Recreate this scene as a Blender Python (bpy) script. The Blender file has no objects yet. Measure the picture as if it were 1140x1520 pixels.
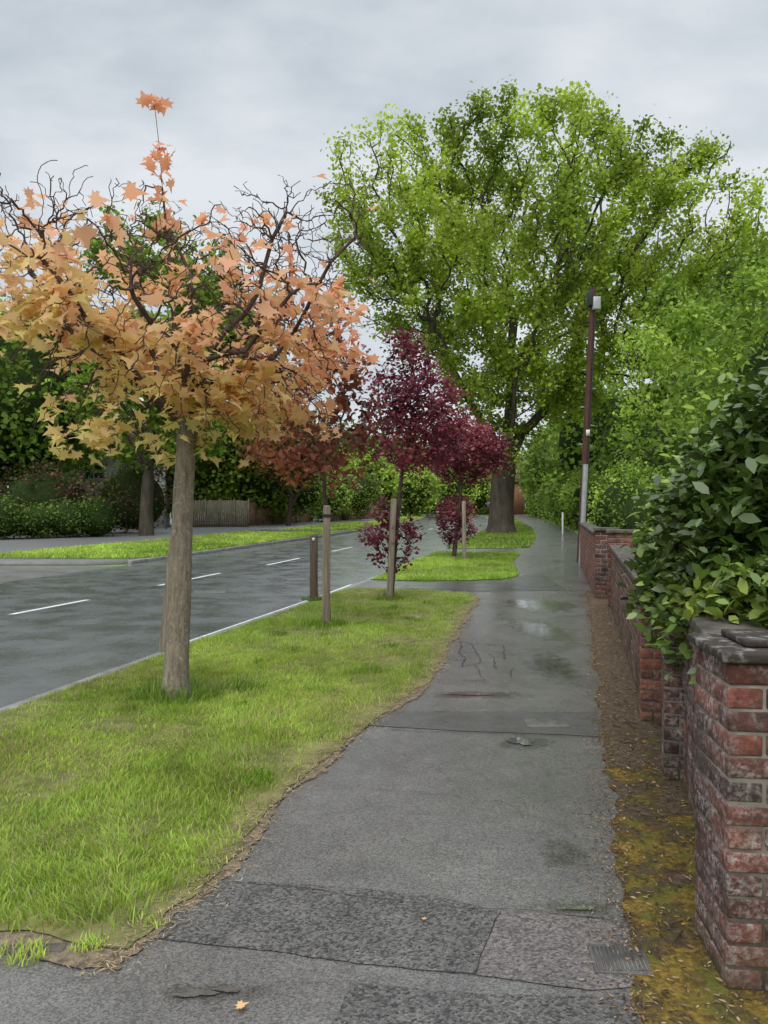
import bpy, math, numpy as np
from mathutils import Vector
rng=np.random.default_rng(7)
scene=bpy.context.scene
scene.view_settings.view_transform='Standard'
try: scene.view_settings.look='None'
except: pass
scene.view_settings.exposure=0

# ------------------------------------------------------------------ helpers
def empty(name,loc=(0,0,0)):
    o=bpy.data.objects.new(name,None); o.location=loc; scene.collection.objects.link(o)
    o.empty_display_size=.1
    return o
def mk(name,V,loops,sizes,mat,cols=None,smooth=False,parent=None):
    V=np.asarray(V,dtype=np.float32); loops=np.asarray(loops,dtype=np.int32).ravel(); sizes=np.asarray(sizes,dtype=np.int32)
    me=bpy.data.meshes.new(name)
    me.vertices.add(len(V)); me.vertices.foreach_set('co',V.ravel())
    me.loops.add(len(loops)); me.loops.foreach_set('vertex_index',loops)
    me.polygons.add(len(sizes))
    st=np.concatenate([[0],np.cumsum(sizes)[:-1]]).astype(np.int32)
    me.polygons.foreach_set('loop_start',st)
    me.update(calc_edges=True); me.validate()
    if smooth: me.polygons.foreach_set('use_smooth',np.ones(len(me.polygons),dtype=bool))
    if cols is not None:
        a=me.color_attributes.new('Col','FLOAT_COLOR','POINT')
        c=np.ones((len(V),4),dtype=np.float32); c[:,:3]=cols
        a.data.foreach_set('color',c.ravel())
    if mat: me.materials.append(mat)
    o=bpy.data.objects.new(name,me); scene.collection.objects.link(o)
    if parent: o.parent=parent
    return o
BF=np.array([[0,3,2,1],[4,5,6,7],[0,1,5,4],[1,2,6,5],[2,3,7,6],[3,0,4,7]])
def boxes(name,L,mat,parent=None,cols=None,bev=0):
    L=np.array(L,dtype=float); n=len(L)
    c=np.array([[-1,-1,-1],[1,-1,-1],[1,1,-1],[-1,1,-1],[-1,-1,1],[1,-1,1],[1,1,1],[-1,1,1]])*.5
    P=c[None]*L[:,None,3:6]
    ca,sa=np.cos(L[:,6])[:,None],np.sin(L[:,6])[:,None]
    X=P[:,:,0]*ca-P[:,:,1]*sa; Y=P[:,:,0]*sa+P[:,:,1]*ca
    V=np.stack([X,Y,P[:,:,2]],-1)+L[:,None,:3]
    F=(BF[None]+8*np.arange(n)[:,None,None])
    cc=None if cols is None else np.repeat(np.array(cols),8,axis=0)
    o=mk(name,V.reshape(-1,3),F.ravel(),np.full(6*n,4),mat,cc,parent=parent)
    if bev:
        m=o.modifiers.new('b','BEVEL'); m.width=bev; m.segments=2
    return o
def nz(p,f,s=0):
    r=np.random.default_rng(100+s); o=np.zeros(len(p))
    for k in range(7):
        d=r.normal(size=3); d/=np.linalg.norm(d)
        o+=np.sin((p@d)*f*r.uniform(.6,1.8)+r.uniform(0,6.28))
    return o/3.5
def inpoly(P,poly):
    x,y=P[:,0],P[:,1]; ins=np.zeros(len(P),bool); n=len(poly); j=n-1
    for i in range(n):
        xi,yi=poly[i]; xj,yj=poly[j]
        c=((yi>y)!=(yj>y))&(x<(xj-xi)*(y-yi)/(yj-yi+1e-12)+xi); ins^=c; j=i
    return ins
def dense(poly,step,jit,closed=True):
    out=[]; n=len(poly)
    for i in range(n if closed else n-1):
        a=np.array(poly[i]); b=np.array(poly[(i+1)%n]); k=max(1,int(np.linalg.norm(b-a)/step))
        for t in range(k):
            out.append(a+(b-a)*t/k)
    out=np.array(out)
    if jit:
        p3=np.c_[out,np.zeros(len(out))]
        out=out+np.stack([nz(p3,9,3)+.7*nz(p3,31,5)+.4*nz(p3,90,7),nz(p3,9,4)+.7*nz(p3,31,6)+.4*nz(p3,90,8)],-1)*jit
    return out
def sheet(name,poly,z,mat,step=None,jit=0,parent=None,skirt=0):
    P=dense(poly,step,jit) if step else np.array(poly,dtype=float)
    A=np.sum(P[:,0]*np.roll(P[:,1],-1)-np.roll(P[:,0],-1)*P[:,1])
    if A<0: P=P[::-1]
    n=len(P)
    V=np.c_[P,np.full(n,z)]; loops=list(range(n)); sizes=[n]
    if skirt:
        V=np.r_[V,np.c_[P,np.full(n,z-skirt)]]
        for i in range(n):
            j=(i+1)%n; loops+= [i,i+n,j+n,j]; sizes.append(4)
    return mk(name,V,loops,sizes,mat,parent=parent)

# ------------------------------------------------------------------ materials
def newmat(name):
    m=bpy.data.materials.new(name); m.use_nodes=True
    nt=m.node_tree; nt.nodes.clear()
    out=nt.nodes.new('ShaderNodeOutputMaterial')
    return m,nt,out
class N:
    def __init__(s,nt): s.nt=nt
    def add(s,t,**k):
        n=s.nt.nodes.new(t)
        for a,b in k.items(): setattr(n,a,b)
        return n
    def link(s,a,b): s.nt.links.new(a,b)
    def val(s,inp,v):
        if hasattr(v,'links'): s.link(v,inp)
        else: inp.default_value=v
    def noise(s,co,scale,detail=4,rough=.55):
        n=s.add('ShaderNodeTexNoise'); s.link(co,n.inputs['Vector']); n.inputs['Scale'].default_value=scale
        n.inputs['Detail'].default_value=detail; n.inputs['Roughness'].default_value=rough
        return n.outputs['Fac']
    def vor(s,co,scale,feature='F1',out='Distance'):
        n=s.add('ShaderNodeTexVoronoi',feature=feature); s.link(co,n.inputs['Vector']); n.inputs['Scale'].default_value=scale
        return n.outputs[out]
    def ramp(s,f,a,b,lo=0.,hi=1.):
        n=s.add('ShaderNodeMapRange'); s.link(f,n.inputs[0])
        for i,v in zip((1,2,3,4),(a,b,lo,hi)): n.inputs[i].default_value=v
        n.clamp=True
        return n.outputs[0]
    def mix(s,f,a,b,mode='MIX'):
        n=s.add('ShaderNodeMix',data_type='RGBA',blend_type=mode)
        s.val(n.inputs[0],f)
        for i,v in ((6,a),(7,b)):
            if hasattr(v,'links'): s.link(v,n.inputs[i])
            else: n.inputs[i].default_value=(*v,1)
        return n.outputs[2]
    def math(s,op,a,b=0.):
        n=s.add('ShaderNodeMath',operation=op); s.val(n.inputs[0],a); s.val(n.inputs[1],b); return n.outputs[0]
    def bump(s,h,strength,dist,prev=None):
        n=s.add('ShaderNodeBump'); s.link(h,n.inputs['Height']); s.val(n.inputs['Strength'],strength)
        n.inputs['Distance'].default_value=dist
        if prev is not None: s.link(prev,n.inputs['Normal'])
        return n.outputs[0]
    def pr(s,out,col,rough,nrm=None,spec=.5,metal=0.):
        p=s.add('ShaderNodeBsdfPrincipled')
        if hasattr(col,'links'): s.link(col,p.inputs['Base Color'])
        else: p.inputs['Base Color'].default_value=(*col,1)
        s.val(p.inputs['Roughness'],rough); p.inputs['Specular IOR Level'].default_value=spec
        s.val(p.inputs['Metallic'],metal)
        if nrm is not None: s.link(nrm,p.inputs['Normal'])
        if out is not None: s.link(p.outputs[0],out.inputs[0])
        return p
    def co(s): return s.add('ShaderNodeTexCoord').outputs['Object']

def asphalt(name,base,tint=(1,1,1),agg=110,aggstr=.5,rlo=.25,rhi=.6,bump=.5,stain=.45,light=(.5,.5,.5),pools=None,mids=.12,film=0.):
    m,nt,out=newmat(name); n=N(nt); co=n.co()
    c1=tuple(base*t for t in tint)
    v=n.vor(co,agg,out='Color')
    sep=n.add('ShaderNodeSeparateColor'); n.link(v,sep.inputs[0])
    sp=n.ramp(sep.outputs[0],0.,1.,1-aggstr,1+aggstr)
    big=n.noise(co,.9,5,.6); mid=n.noise(co,6,6,.65)
    st=n.ramp(big,.3,.7,1-stain,1+stain*.5); st2=n.ramp(mid,.3,.7,1-mids,1+mids)
    f=n.math('MULTIPLY',n.math('MULTIPLY',sp,st),st2)
    wet=n.noise(co,1.6,6,.62)
    ro=n.ramp(wet,.36,.64,rlo,rhi)
    bs=bump; w=None
    if pools:
        sx=n.add('ShaderNodeSeparateXYZ'); n.link(co,sx.inputs[0]); rag=n.math('MULTIPLY',n.math('SUBTRACT',n.noise(co,8,7,.75),.5),5.)
        for (px,py,ax,ay) in pools:
            dx=n.math('DIVIDE',n.math('SUBTRACT',sx.outputs[0],px),ax); dy=n.math('DIVIDE',n.math('SUBTRACT',sx.outputs[1],py),ay)
            q=n.math('ADD',n.math('ADD',n.math('MULTIPLY',dx,dx),n.math('MULTIPLY',dy,dy)),rag)
            k=n.ramp(q,.2,1.3,1.,0.)
            w=k if w is None else n.math('MAXIMUM',w,k)
        f=n.math('MULTIPLY',f,n.ramp(w,0.,1.,1.,.68))
        ro=n.math('MULTIPLY',ro,n.ramp(w,0.,1.,1.,.15))
        bs=n.ramp(w,0.,.9,bump,.02)
    vm=n.add('ShaderNodeVectorMath',operation='SCALE'); vm.inputs[0].default_value=c1; n.link(f,vm.inputs['Scale'])
    few=n.ramp(sep.outputs[1],.95,.98)
    col=n.mix(n.math('MULTIPLY',few,aggstr),vm.outputs[0],tuple(base*2.4*t for t in light))
    h=n.vor(co,agg)
    b=n.bump(h,bs,.003); b=n.bump(n.noise(co,3,4),.2 if not pools else n.math('MULTIPLY',bs,.5),.015,b)
    p=n.pr(out,col,ro,b,.5)
    if film:
        p.inputs['Coat Roughness'].default_value=.12; p.inputs['Coat IOR'].default_value=1.33
        n.link(n.bump(n.noise(co,2.2,4),.12,.01,n.bump(h,.12,.002)),p.inputs['Coat Normal'])
        n.link(n.ramp(wet,.34,.6,film,film*.35),p.inputs['Coat Weight'])
    return m
def leafmat(name,trans=.35,rough=.5,spec=.35):
    m,nt,out=newmat(name); n=N(nt)
    a=n.add('ShaderNodeVertexColor'); a.layer_name='Col'
    p=n.pr(None,a.outputs[0],rough,None,spec)
    t=n.add('ShaderNodeBsdfTranslucent')
    c=n.mix(.3,a.outputs[0],(1.,1.,.6),'MULTIPLY'); n.link(c,t.inputs[0])
    ms=n.add('ShaderNodeMixShader'); ms.inputs[0].default_value=trans
    n.link(p.outputs[0],ms.inputs[1]); n.link(t.outputs[0],ms.inputs[2]); n.link(ms.outputs[0],out.inputs[0])
    return m
def simple(name,c1,c2,scale=8,rough=.8,bump=.3,bs=40,dist=.01,spec=.3,metal=0.,stretch=None,detail=5,lo=.3,hi=.7):
    m,nt,out=newmat(name); n=N(nt); co=n.co()
    if stretch:
        mp=n.add('ShaderNodeMapping'); n.link(co,mp.inputs[0]); mp.inputs['Scale'].default_value=stretch; co=mp.outputs[0]
    f=n.ramp(n.noise(co,scale,detail,.6),lo,hi)
    col=n.mix(f,c1,c2)
    b=n.bump(n.noise(co,bs,5,.6),bump,dist)
    n.pr(out,col,rough,b,spec,metal)
    return m

POOLS=[(.72,6.28,.45,.12),(1.6,7.5,.24,.7),(.74,2.95,.2,.05),(.8,3.4,.1,.16),(1.9,9.6,.3,.8),(2.4,12.,.5,.9),(.92,5.0,.17,.14),(-.55,2.43,.2,.05)]
M_road=asphalt('wet_road_asphalt',.15,(.98,1.,1.01),140,.3,.2,.36,.3,.12,mids=.07,film=1.)
M_path=asphalt('path_asphalt',.13,(1.07,1.,.93),150,.45,.24,.46,.45,.25,(.57,.54,.49),POOLS,.16,film=.65)
M_patch=asphalt('coarse_asphalt',.09,(1.06,.98,.9),105,.75,.35,.7,1.,.2,(.65,.62,.58),mids=.25,film=.3)
M_patch2=asphalt('coarse_pinkish_asphalt',.13,(1.1,.95,.89),115,.6,.35,.7,.9,.2,(.7,.6,.58),mids=.2,film=.3)
M_dark=asphalt('dark_tar_asphalt',.09,(1.05,.99,.94),140,.4,.22,.5,.4,.25,film=.5)
M_kerb=simple('kerb_concrete',(.16,.155,.14),(.32,.31,.29),5,.7,.5,80,.004)
M_paint=simple('road_paint',(.5,.5,.48),(.8,.8,.78),14,.5,.3,120,.003)
M_soil=simple('lawn_soil',(.1,.1,.035),(.29,.27,.1),5,.95,.8,50,.02)
M_dirt=simple('straw_dirt',(.085,.068,.05),(.33,.25,.16),26,.95,.9,90,.012,detail=9)
M_lawn=simple('grass_ground',(.12,.21,.03),(.24,.36,.06),1.5,.95,.8,40,.03)
M_oakbark=simple('oak_bark',(.045,.038,.028),(.12,.1,.075),3,.95,1.,9,.06,stretch=(1.5,1.5,.4))
M_twig=simple('dark_twig',(.04,.025,.022),(.12,.075,.06),12,.85,.6,40,.01)
M_stake=simple('weathered_timber',(.17,.145,.11),(.38,.32,.24),6,.9,.9,22,.01,stretch=(6,6,.4))
M_dkwood=simple('dark_timber',(.07,.055,.042),(.16,.12,.09),6,.9,.8,20,.01,stretch=(6,6,.4))
M_pole=simple('creosote_pole',(.06,.025,.02),(.12,.055,.042),4,.8,.6,20,.01,stretch=(5,5,.5))
M_metal=simple('galvanised_steel',(.34,.35,.37),(.46,.47,.5),6,.45,.1,50,.002,.5,.4)
M_black=simple('black_plastic',(.02,.02,.022),(.035,.035,.04),6,.5,.1,50,.002)
M_white=simple('white_paint',(.6,.61,.62),(.75,.75,.75),5,.5,.1,50,.002)
M_fence=simple('fence_boards',(.14,.12,.085),(.3,.26,.19),5,.9,.7,20,.01,stretch=(5,5,.5))
M_cap=simple('weathered_coping',(.05,.043,.037),(.17,.145,.12),9,.85,.8,50,.008)
M_capw=simple('coping_with_lichen',(.045,.035,.03),(.36,.34,.3),18,.9,.8,60,.006,detail=9,lo=.5,hi=.78)
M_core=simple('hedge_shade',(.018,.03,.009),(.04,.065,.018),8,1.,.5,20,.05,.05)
M_tile=simple('roof_tiles',(.1,.05,.035),(.2,.1,.07),3,.85,.8,14,.03)
M_render=simple('white_render',(.55,.54,.5),(.66,.65,.62),3,.8,.2,40,.004)
M_glass=simple('window_glass',(.02,.025,.03),(.05,.06,.07),2,.08,.02,5,.001,.8)
M_iron=simple('cast_iron',(.07,.068,.065),(.18,.17,.15),14,.5,.6,60,.004,.5,.3)
m,nt,out=newmat('maple_bark'); n=N(nt); co=n.co(); M_bark=m
mp=n.add('ShaderNodeMapping'); n.link(co,mp.inputs[0]); mp.inputs['Scale'].default_value=(2.4,2.4,.5)
fi=n.noise(mp.outputs[0],16,7,.7)
col=n.mix(n.ramp(fi,.32,.66),(.15,.12,.09),(.36,.3,.235))
col=n.mix(n.ramp(n.noise(co,34,6,.7),.56,.66,0.,.85),col,(.46,.44,.37))
col=n.mix(n.ramp(n.noise(co,4,4,.6),.5,.7,0.,.4),col,(.15,.14,.075))
n.pr(out,col,.9,n.bump(n.noise(co,60,5),.5,.006,n.bump(fi,.9,.02)),.2)

m,nt,out=newmat('litter_and_moss'); n=N(nt); co=n.co()
M_litter=m
f1=n.ramp(n.noise(co,28,6,.7),.35,.68); base=n.mix(f1,(.06,.044,.03),(.29,.2,.125))
f2=n.ramp(n.vor(co,60),.2,.55); base=n.mix(n.math('MULTIPLY',f2,.5),base,(.11,.085,.06))
sx=n.add('ShaderNodeSeparateXYZ'); n.link(co,sx.inputs[0])
my=n.ramp(sx.outputs[1],3.1,5.6,.56,.41)
ms=n.math('SUBTRACT',n.noise(co,4.2,8,.78),n.math('SUBTRACT',1.,my))
mf=n.ramp(ms,-.03,.06)
moss=n.mix(n.ramp(n.noise(co,45,6,.7),.35,.65),(.12,.09,.018),(.43,.27,.055))
moss=n.mix(n.ramp(n.noise(co,7,4,.6),.45,.6),moss,(.17,.16,.035))
col=n.mix(mf,base,moss)
h=n.math('ADD',n.noise(co,70,6,.7),n.math('MULTIPLY',mf,.6))
n.pr(out,col,.9,n.bump(h,1.,.02),.2)

def brickmat(name,eff=.45,dirt=.75):
    m,nt,out=newmat(name); n=N(nt); co=n.co()
    a=n.add('ShaderNodeVertexColor'); a.layer_name='Col'
    d=n.ramp(n.noise(co,30,8,.72),.3,.72,.4,1.35)
    vm=n.add('ShaderNodeVectorMath',operation='SCALE'); n.link(a.outputs[0],vm.inputs[0]); n.link(d,vm.inputs['Scale'])
    e=n.math('MULTIPLY',n.ramp(n.noise(co,6,3,.6),.38,.58),n.ramp(n.noise(co,48,8,.8),.45,.58))
    col=n.mix(n.math('MULTIPLY',e,eff),vm.outputs[0],(.5,.43,.4))
    dk=n.ramp(n.noise(co,4.1,6,.75),.46,.64,0,dirt)
    col=n.mix(dk,col,(.045,.038,.032))
    sx=n.add('ShaderNodeSeparateXYZ'); n.link(co,sx.inputs[0])
    gm=n.math('MULTIPLY',n.ramp(sx.outputs[2],.0,.22,1.,0.),n.ramp(n.noise(co,14,6,.7),.4,.6,.1,.75))
    col=n.mix(gm,col,(.09,.085,.035))
    b=n.bump(n.noise(co,55,7,.7),1.,.008)
    n.pr(out,col,.8,b,.3); return m
M_brick=brickmat('old_brick',.85,.8); M_brick2=brickmat('brick',.35,.8)
M_mortar=simple('mortar',(.09,.075,.06),(.32,.28,.24),9,.95,.6,60,.004,detail=8)
m,nt,out=newmat('house_brick'); n=N(nt); co=n.co(); M_hb=m
bt=n.add('ShaderNodeTexBrick'); mp=n.add('ShaderNodeMapping'); mp.inputs['Rotation'].default_value=(math.radians(90),0,0)
n.link(co,mp.inputs[0]); n.link(mp.outputs[0],bt.inputs[0]); bt.inputs['Scale'].default_value=4.5
bt.inputs['Color1'].default_value=(.3,.1,.06,1); bt.inputs['Color2'].default_value=(.22,.08,.05,1); bt.inputs['Mortar'].default_value=(.3,.25,.2,1)
n.pr(out,bt.outputs[0],.85,None,.2)
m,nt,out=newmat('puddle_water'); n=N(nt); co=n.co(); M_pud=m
p=n.pr(out,n.mix(n.noise(co,20,3),(.32,.32,.31),(.45,.45,.45)),.03,n.bump(n.noise(co,25,2),.03,.002),1.,.75)  # pale, mostly metallic base put in to brighten the sky reflection on the water
M_crack=simple('crack',(.03,.027,.022),(.06,.052,.043),14,.9,.3,80,.003,.1)

L_maple=leafmat('maple_leaves',.48,.5,.25); L_oak=leafmat('oak_leaves',.42,.55,.25); L_grass=leafmat('grass_blades',.42,.5,.3)
L_hedge=leafmat('laurel_leaves',.15,.36,.55); L_purple=leafmat('purple_leaves',.35,.45,.35); L_bg=leafmat('background_leaves',.35,.6,.2)
L_lit=leafmat('dead_leaves',.1,.8,.2)

# ------------------------------------------------------------------ leaf templates
def tmpl(pts,fold=0.):
    p=np.array(pts,dtype=float); return np.c_[p,fold*np.abs(p[:,0])]
T_dia=tmpl([(0,-.5),(.34,0),(0,.5),(-.34,0)],.35)
T_oval=tmpl([(0,-.5),(.17,-.25),(.2,.1),(0,.5),(-.2,.1),(-.17,-.25)],.5)
T_tri=tmpl([(-.45,-.35),(.45,-.3),(.35,.3),(0,.5),(-.4,.2)],.2)
T_maple=tmpl([(0,-.42),(.1,-.2),(.34,-.36),(.28,-.14),(.56,-.06),(.4,.03),(.46,.24),(.26,.17),(.14,.28),(.1,.42),(0,.66),
              (-.1,.42),(-.14,.28),(-.26,.17),(-.46,.24),(-.4,.03),(-.56,-.06),(-.28,-.14),(-.34,-.36),(-.1,-.2)],.22)
def leaves(name,pos,size,T,cols,mat,up=.0,parent=None,droop=0.,curl=0.):
    n=len(pos); k=len(T)
    nr=rng.normal(size=(n,3)); nr[:,2]=np.abs(nr[:,2])+up*1.6; nr/=np.linalg.norm(nr,axis=1)[:,None]
    t=rng.normal(size=(n,3)); t[:,2]-=droop*1.5
    t-=nr*np.sum(t*nr,1)[:,None]; t/=np.linalg.norm(t,axis=1)[:,None]+1e-9
    b=np.cross(nr,t)
    s=np.broadcast_to(size,(n,))[:,None,None]
    V=pos[:,None]+s*(T[None,:,0:1]*b[:,None]+T[None,:,1:2]*t[:,None]+(T[None,:,2:3]-curl*T[None,:,1:2]**2)*nr[:,None])
    loops=(np.arange(k)[None]+k*np.arange(n)[:,None]).ravel()
    return mk(name,V.reshape(-1,3),loops,np.full(n,k),mat,np.repeat(cols,k,axis=0),parent=parent)
def palette(n,pal,w=None,pos=None,f=1.,amp=.3,seed=0,jit=.15):
    pal=np.array(pal)
    if pos is not None:
        x=nz(pos,f,seed)*.8+rng.normal(size=n)*.35
        u=np.clip((x+1)/2,0,.999)*(len(pal)-1); i=u.astype(int); fr=(u-i)[:,None]
        c=pal[i]*(1-fr)+pal[np.minimum(i+1,len(pal)-1)]*fr
        c=c*(1+amp*nz(pos,f*1.7,seed+9))[:,None]
    else: c=pal[rng.choice(len(pal),n,p=w)]
    c=c*(1+jit*rng.normal(size=(n,1)))
    return np.clip(c,.003,.85)

# ------------------------------------------------------------------ tubes + space colonisation
def frames(D):
    D=D/(np.linalg.norm(D,axis=1)[:,None]+1e-9)
    ref=np.tile([1.,.13,0.],(len(D),1)); m=np.abs(D[:,0])>.9; ref[m]=[0,1,.1]
    a=np.cross(D,ref); a/=np.linalg.norm(a,axis=1)[:,None]; b=np.cross(D,a); return a,b
def tubes(name,P,par,R,mat,sides=6,parent=None,rough=0.):
    idx=np.where(par>=0)[0]; pr=par[idx]
    D=np.zeros_like(P); D[idx]=P[idx]-P[pr]
    roots=np.where(par<0)[0]
    main=np.full(len(P),-1)
    order=idx[np.argsort(R[idx])]
    for i in order: main[par[i]]=i
    for r in roots:
        if main[r]>=0: D[r]=D[main[r]]
    seg=P[idx]-P[pr]
    ism=main[pr]==idx
    D0=np.where(ism[:,None],D[pr],seg); bad=np.linalg.norm(D0,axis=1)<1e-6; D0[bad]=seg[bad]
    r0=np.where(ism,R[pr],np.minimum(R[pr],R[idx]*1.25))
    a0,b0=frames(D0); a1,b1=frames(seg)
    th=np.arange(sides)*2*np.pi/sides; c,s=np.cos(th)[None,:,None],np.sin(th)[None,:,None]
    rr0=np.repeat(r0[:,None],sides,1); rr1=np.repeat(R[idx][:,None],sides,1)
    if rough:
        def rn(Pq,r):
            q=np.repeat(Pq,sides,0)+np.tile(np.c_[np.cos(th),np.sin(th),np.zeros(sides)],(len(Pq),1))*.1
            return r*(1+rough*nz(q*np.array([1,1,.35]),14,2).reshape(-1,sides))
        rr0=rn(P[pr],rr0); rr1=rn(P[idx],rr1)
    A=P[pr][:,None]+rr0[:,:,None]*(a0[:,None]*c+b0[:,None]*s)
    B=P[idx][:,None]+rr1[:,:,None]*(a1[:,None]*c+b1[:,None]*s)
    V=np.concatenate([A,B],1).reshape(-1,3)
    k=np.arange(sides); k2=(k+1)%sides
    F=np.stack([k,k2,k2+sides,k+sides],-1)[None]+2*sides*np.arange(len(idx))[:,None,None]
    return mk(name,V,F.ravel(),np.full(len(idx)*sides,4),mat,smooth=True,parent=parent)
def colonise(att,P0,par0,step,infl,kill,iters=120,wob=.15,grav=0.):
    P=list(map(np.array,P0)); par=list(par0)
    att=att.copy(); Q=np.array(P)
    d=np.linalg.norm(att[:,None]-Q[None],axis=2); near=d.argmin(1); nd=d.min(1)
    for it in range(iters):
        act=nd<infl
        if not act.any():
            if it==0: act=nd<=nd.min()+step*3
            else: break
        ids=np.unique(near[act]); newp=[]
        for i in ids:
            v=att[act&(near==i)]-P[i]; v/=np.linalg.norm(v,axis=1)[:,None]+1e-9
            dr=v.mean(0)+rng.normal(size=3)*wob; dr[2]+=grav; dr/=np.linalg.norm(dr)+1e-9
            q=P[i]+dr*step
            newp.append(q); par.append(i)
        base=len(P); P+=newp; Nq=np.array(newp)
        d=np.linalg.norm(att[:,None]-Nq[None],axis=2); j=d.argmin(1); dm=d.min(1)
        u=dm<nd; near[u]=base+j[u]; nd[u]=dm[u]
        keep=nd>kill; att=att[keep]; near=near[keep]; nd=nd[keep]
        if len(att)==0: break
    return np.array(P),np.array(par)
def radii(P,par,tip,expo=2.3,rmax=None):
    n=len(P); acc=np.zeros(n)
    for i in range(n-1,-1,-1):
        if acc[i]==0: acc[i]=tip**expo
        if par[i]>=0: acc[par[i]]+=acc[i]
    R=acc**(1/expo)
    if rmax: R=np.where(R>tip*3, tip*3+(R-tip*3)*(rmax-tip*3)/(max(R.max()-tip*3,1e-6)),R)
    return R
def ellpts(E,n,inner=0.):
    E=np.array(E,dtype=float); vol=E[:,3]*E[:,4]*E[:,5]; w=vol/vol.sum()
    k=rng.choice(len(E),n,p=w); u=rng.normal(size=(n,3)); u/=np.linalg.norm(u,axis=1)[:,None]
    r=(inner**3+(1-inner**3)*rng.random(n))**(1/3)
    return E[k,:3]+u*r[:,None]*E[k,3:6]
def tree(name,trunk,E,natt,step,infl,kill,tip,rmax,bark,leaf,lmat,nleaf,lsize,T,pal,spread,f=1.,amp=.3,sides=6,up=.3,droop=0.,inner=.0,seed=0,extra=None,thr=2.2,rough=.04,wob=.15,grav=0.,cf=0.,cth=0.):
    root=empty(name,trunk[0][:3])
    off=np.array(trunk[0][:3])
    P0=[np.array(t[:3])-off for t in trunk]; par0=[-1]+list(range(len(trunk)-1))
    if extra:
        for br in extra:
            s=br[0]
            for q in br[1]:
                P0.append(np.array(q)-off); par0.append(s); s=len(P0)-1
    att=ellpts(E,natt,inner)-off
    if cf: att=att[nz(att,cf,seed+5)>cth-.35]
    P,par=colonise(att,P0,par0,step,infl,kill,wob=wob,grav=grav)
    R=radii(P,par,tip,2.3,rmax)
    for i in range(len(trunk)): R[i]=trunk[i][3]
    tubes('trunk_and_branches',P,par,R,bark,sides,root,rough)
    cand=np.where(R<tip*thr)[0]
    w=np.ones(len(cand))
    if cf: w=np.clip(.45+nz(P[cand],cf*1.6,seed+6)-cth,.04,1.3)
    k=rng.choice(cand,nleaf,p=w/w.sum()); pos=P[k]+rng.normal(size=(nleaf,3))*spread
    cols=palette(nleaf,pal,pos=pos,f=f,amp=amp,seed=seed)
    leaves('foliage',pos,lsize*rng.uniform(.65,1.3,nleaf),T,cols,lmat,up,root,droop)
    return root,P,R,off
def mass(name,E,nclump,per,csz,lsize,T,pal,lmat,f=.5,amp=.35,seed=0,core=.8,flat=.7,up=.3,clip=None,root=None,inner=.72,minz=0.05):
    if root is None: root=empty(name,(float(E[0][0]),float(E[0][1]),0))
    off=np.array(root.location)
    c=ellpts(E,nclump,inner)
    if clip is not None: c=c[clip(c)]
    c=c+rng.normal(size=c.shape)*csz*.3
    pos=np.repeat(c,per,0)+rng.normal(size=(len(c)*per,3))*csz*np.array([1,1,flat])
    pos[:,2]=np.maximum(pos[:,2],minz*rng.random(len(pos)))
    n=len(pos)
    cl=1+.28*np.repeat(rng.normal(size=len(c)),per)*.8
    cols=palette(n,pal,pos=pos,f=f,amp=amp,seed=seed)*np.clip(cl,.55,1.6)[:,None]
    leaves('foliage',pos-off,lsize*rng.uniform(.6,1.3,n),T,np.clip(cols,.003,.8),lmat,up,root)
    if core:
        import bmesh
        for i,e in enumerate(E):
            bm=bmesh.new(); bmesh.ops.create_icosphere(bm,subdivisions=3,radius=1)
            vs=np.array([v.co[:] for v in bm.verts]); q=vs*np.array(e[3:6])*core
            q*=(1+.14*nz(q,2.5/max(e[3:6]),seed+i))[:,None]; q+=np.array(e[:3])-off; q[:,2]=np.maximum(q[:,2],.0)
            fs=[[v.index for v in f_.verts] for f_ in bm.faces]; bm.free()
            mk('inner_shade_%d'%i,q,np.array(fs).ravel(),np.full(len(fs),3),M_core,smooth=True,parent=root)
    return root

# ------------------------------------------------------------------ layout curves (metres)
RY=[-8,0,5.8,9,13.6,17,25,39,50,75,100,120,160,260]
RX=[-6.4,-4.4,-2.95,-2.15,-.95,-.15,1.55,4.5,6.6,10.6,13.2,14.4,14.5,4]
LY=[-8,0,2.64,3.22,3.93,4.66,5.71,6.81,8.43,10.7,12.6,16.4,20.8,25,35.4,50.6,88,120]
LX=[-3,-1.5,-.9,-.68,-.585,-.367,0,.417,.70,1.13,1.53,2.58,3.46,4.6,7,9.75,15,18]
PY=[-8,0,2.42,3.2,4.4,7.08,10.4,13.6,17.7,25.3,39,59,88,120]
PX=[-1.8,.2,.837,1.,1.29,1.98,2.83,3.6,4.5,6.2,8.9,12.1,16.8,19.8]
WY=[-8,0,2.46,4.3,5.6,11.4,16.5,22,32,45,60,90,130]
WX=[-2,.35,1.07,1.64,1.87,3.4,4.55,5.75,8.1,10.8,13.3,18,23]
R_=lambda y: np.interp(y,RY,RX); L_=lambda y: np.interp(y,LY,LX); P_=lambda y: np.interp(y,PY,PX); W_=lambda y: np.interp(y,WY,WX)
LK=lambda y: R_(y)-7.85
def strip(fa,fb,y0,y1,st=1.):
    ys=np.arange(y0,y1+st*.5,st)
    return [(fa(y),y) for y in ys]+[(fb(y),y) for y in ys[::-1]]
ZR=-.1
sheet('ground',[(-1500,-300),(1500,-300),(1500,2500),(-1500,2500)],-.125,M_lawn)
sheet('road',strip(LK,R_,-8,240,2),ZR,M_road)
sheet('side_road',[(-60,12.5),(-60,21),(LK(21)-4,20.9),(LK(21)+.05,20.9),(LK(13)+.05,13),(LK(13)-3,12.6)],ZR-.004,asphalt('side_road_asphalt',.15,(1.06,.98,.92),140,.3,.35,.6,.4,.15,film=.4))
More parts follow.
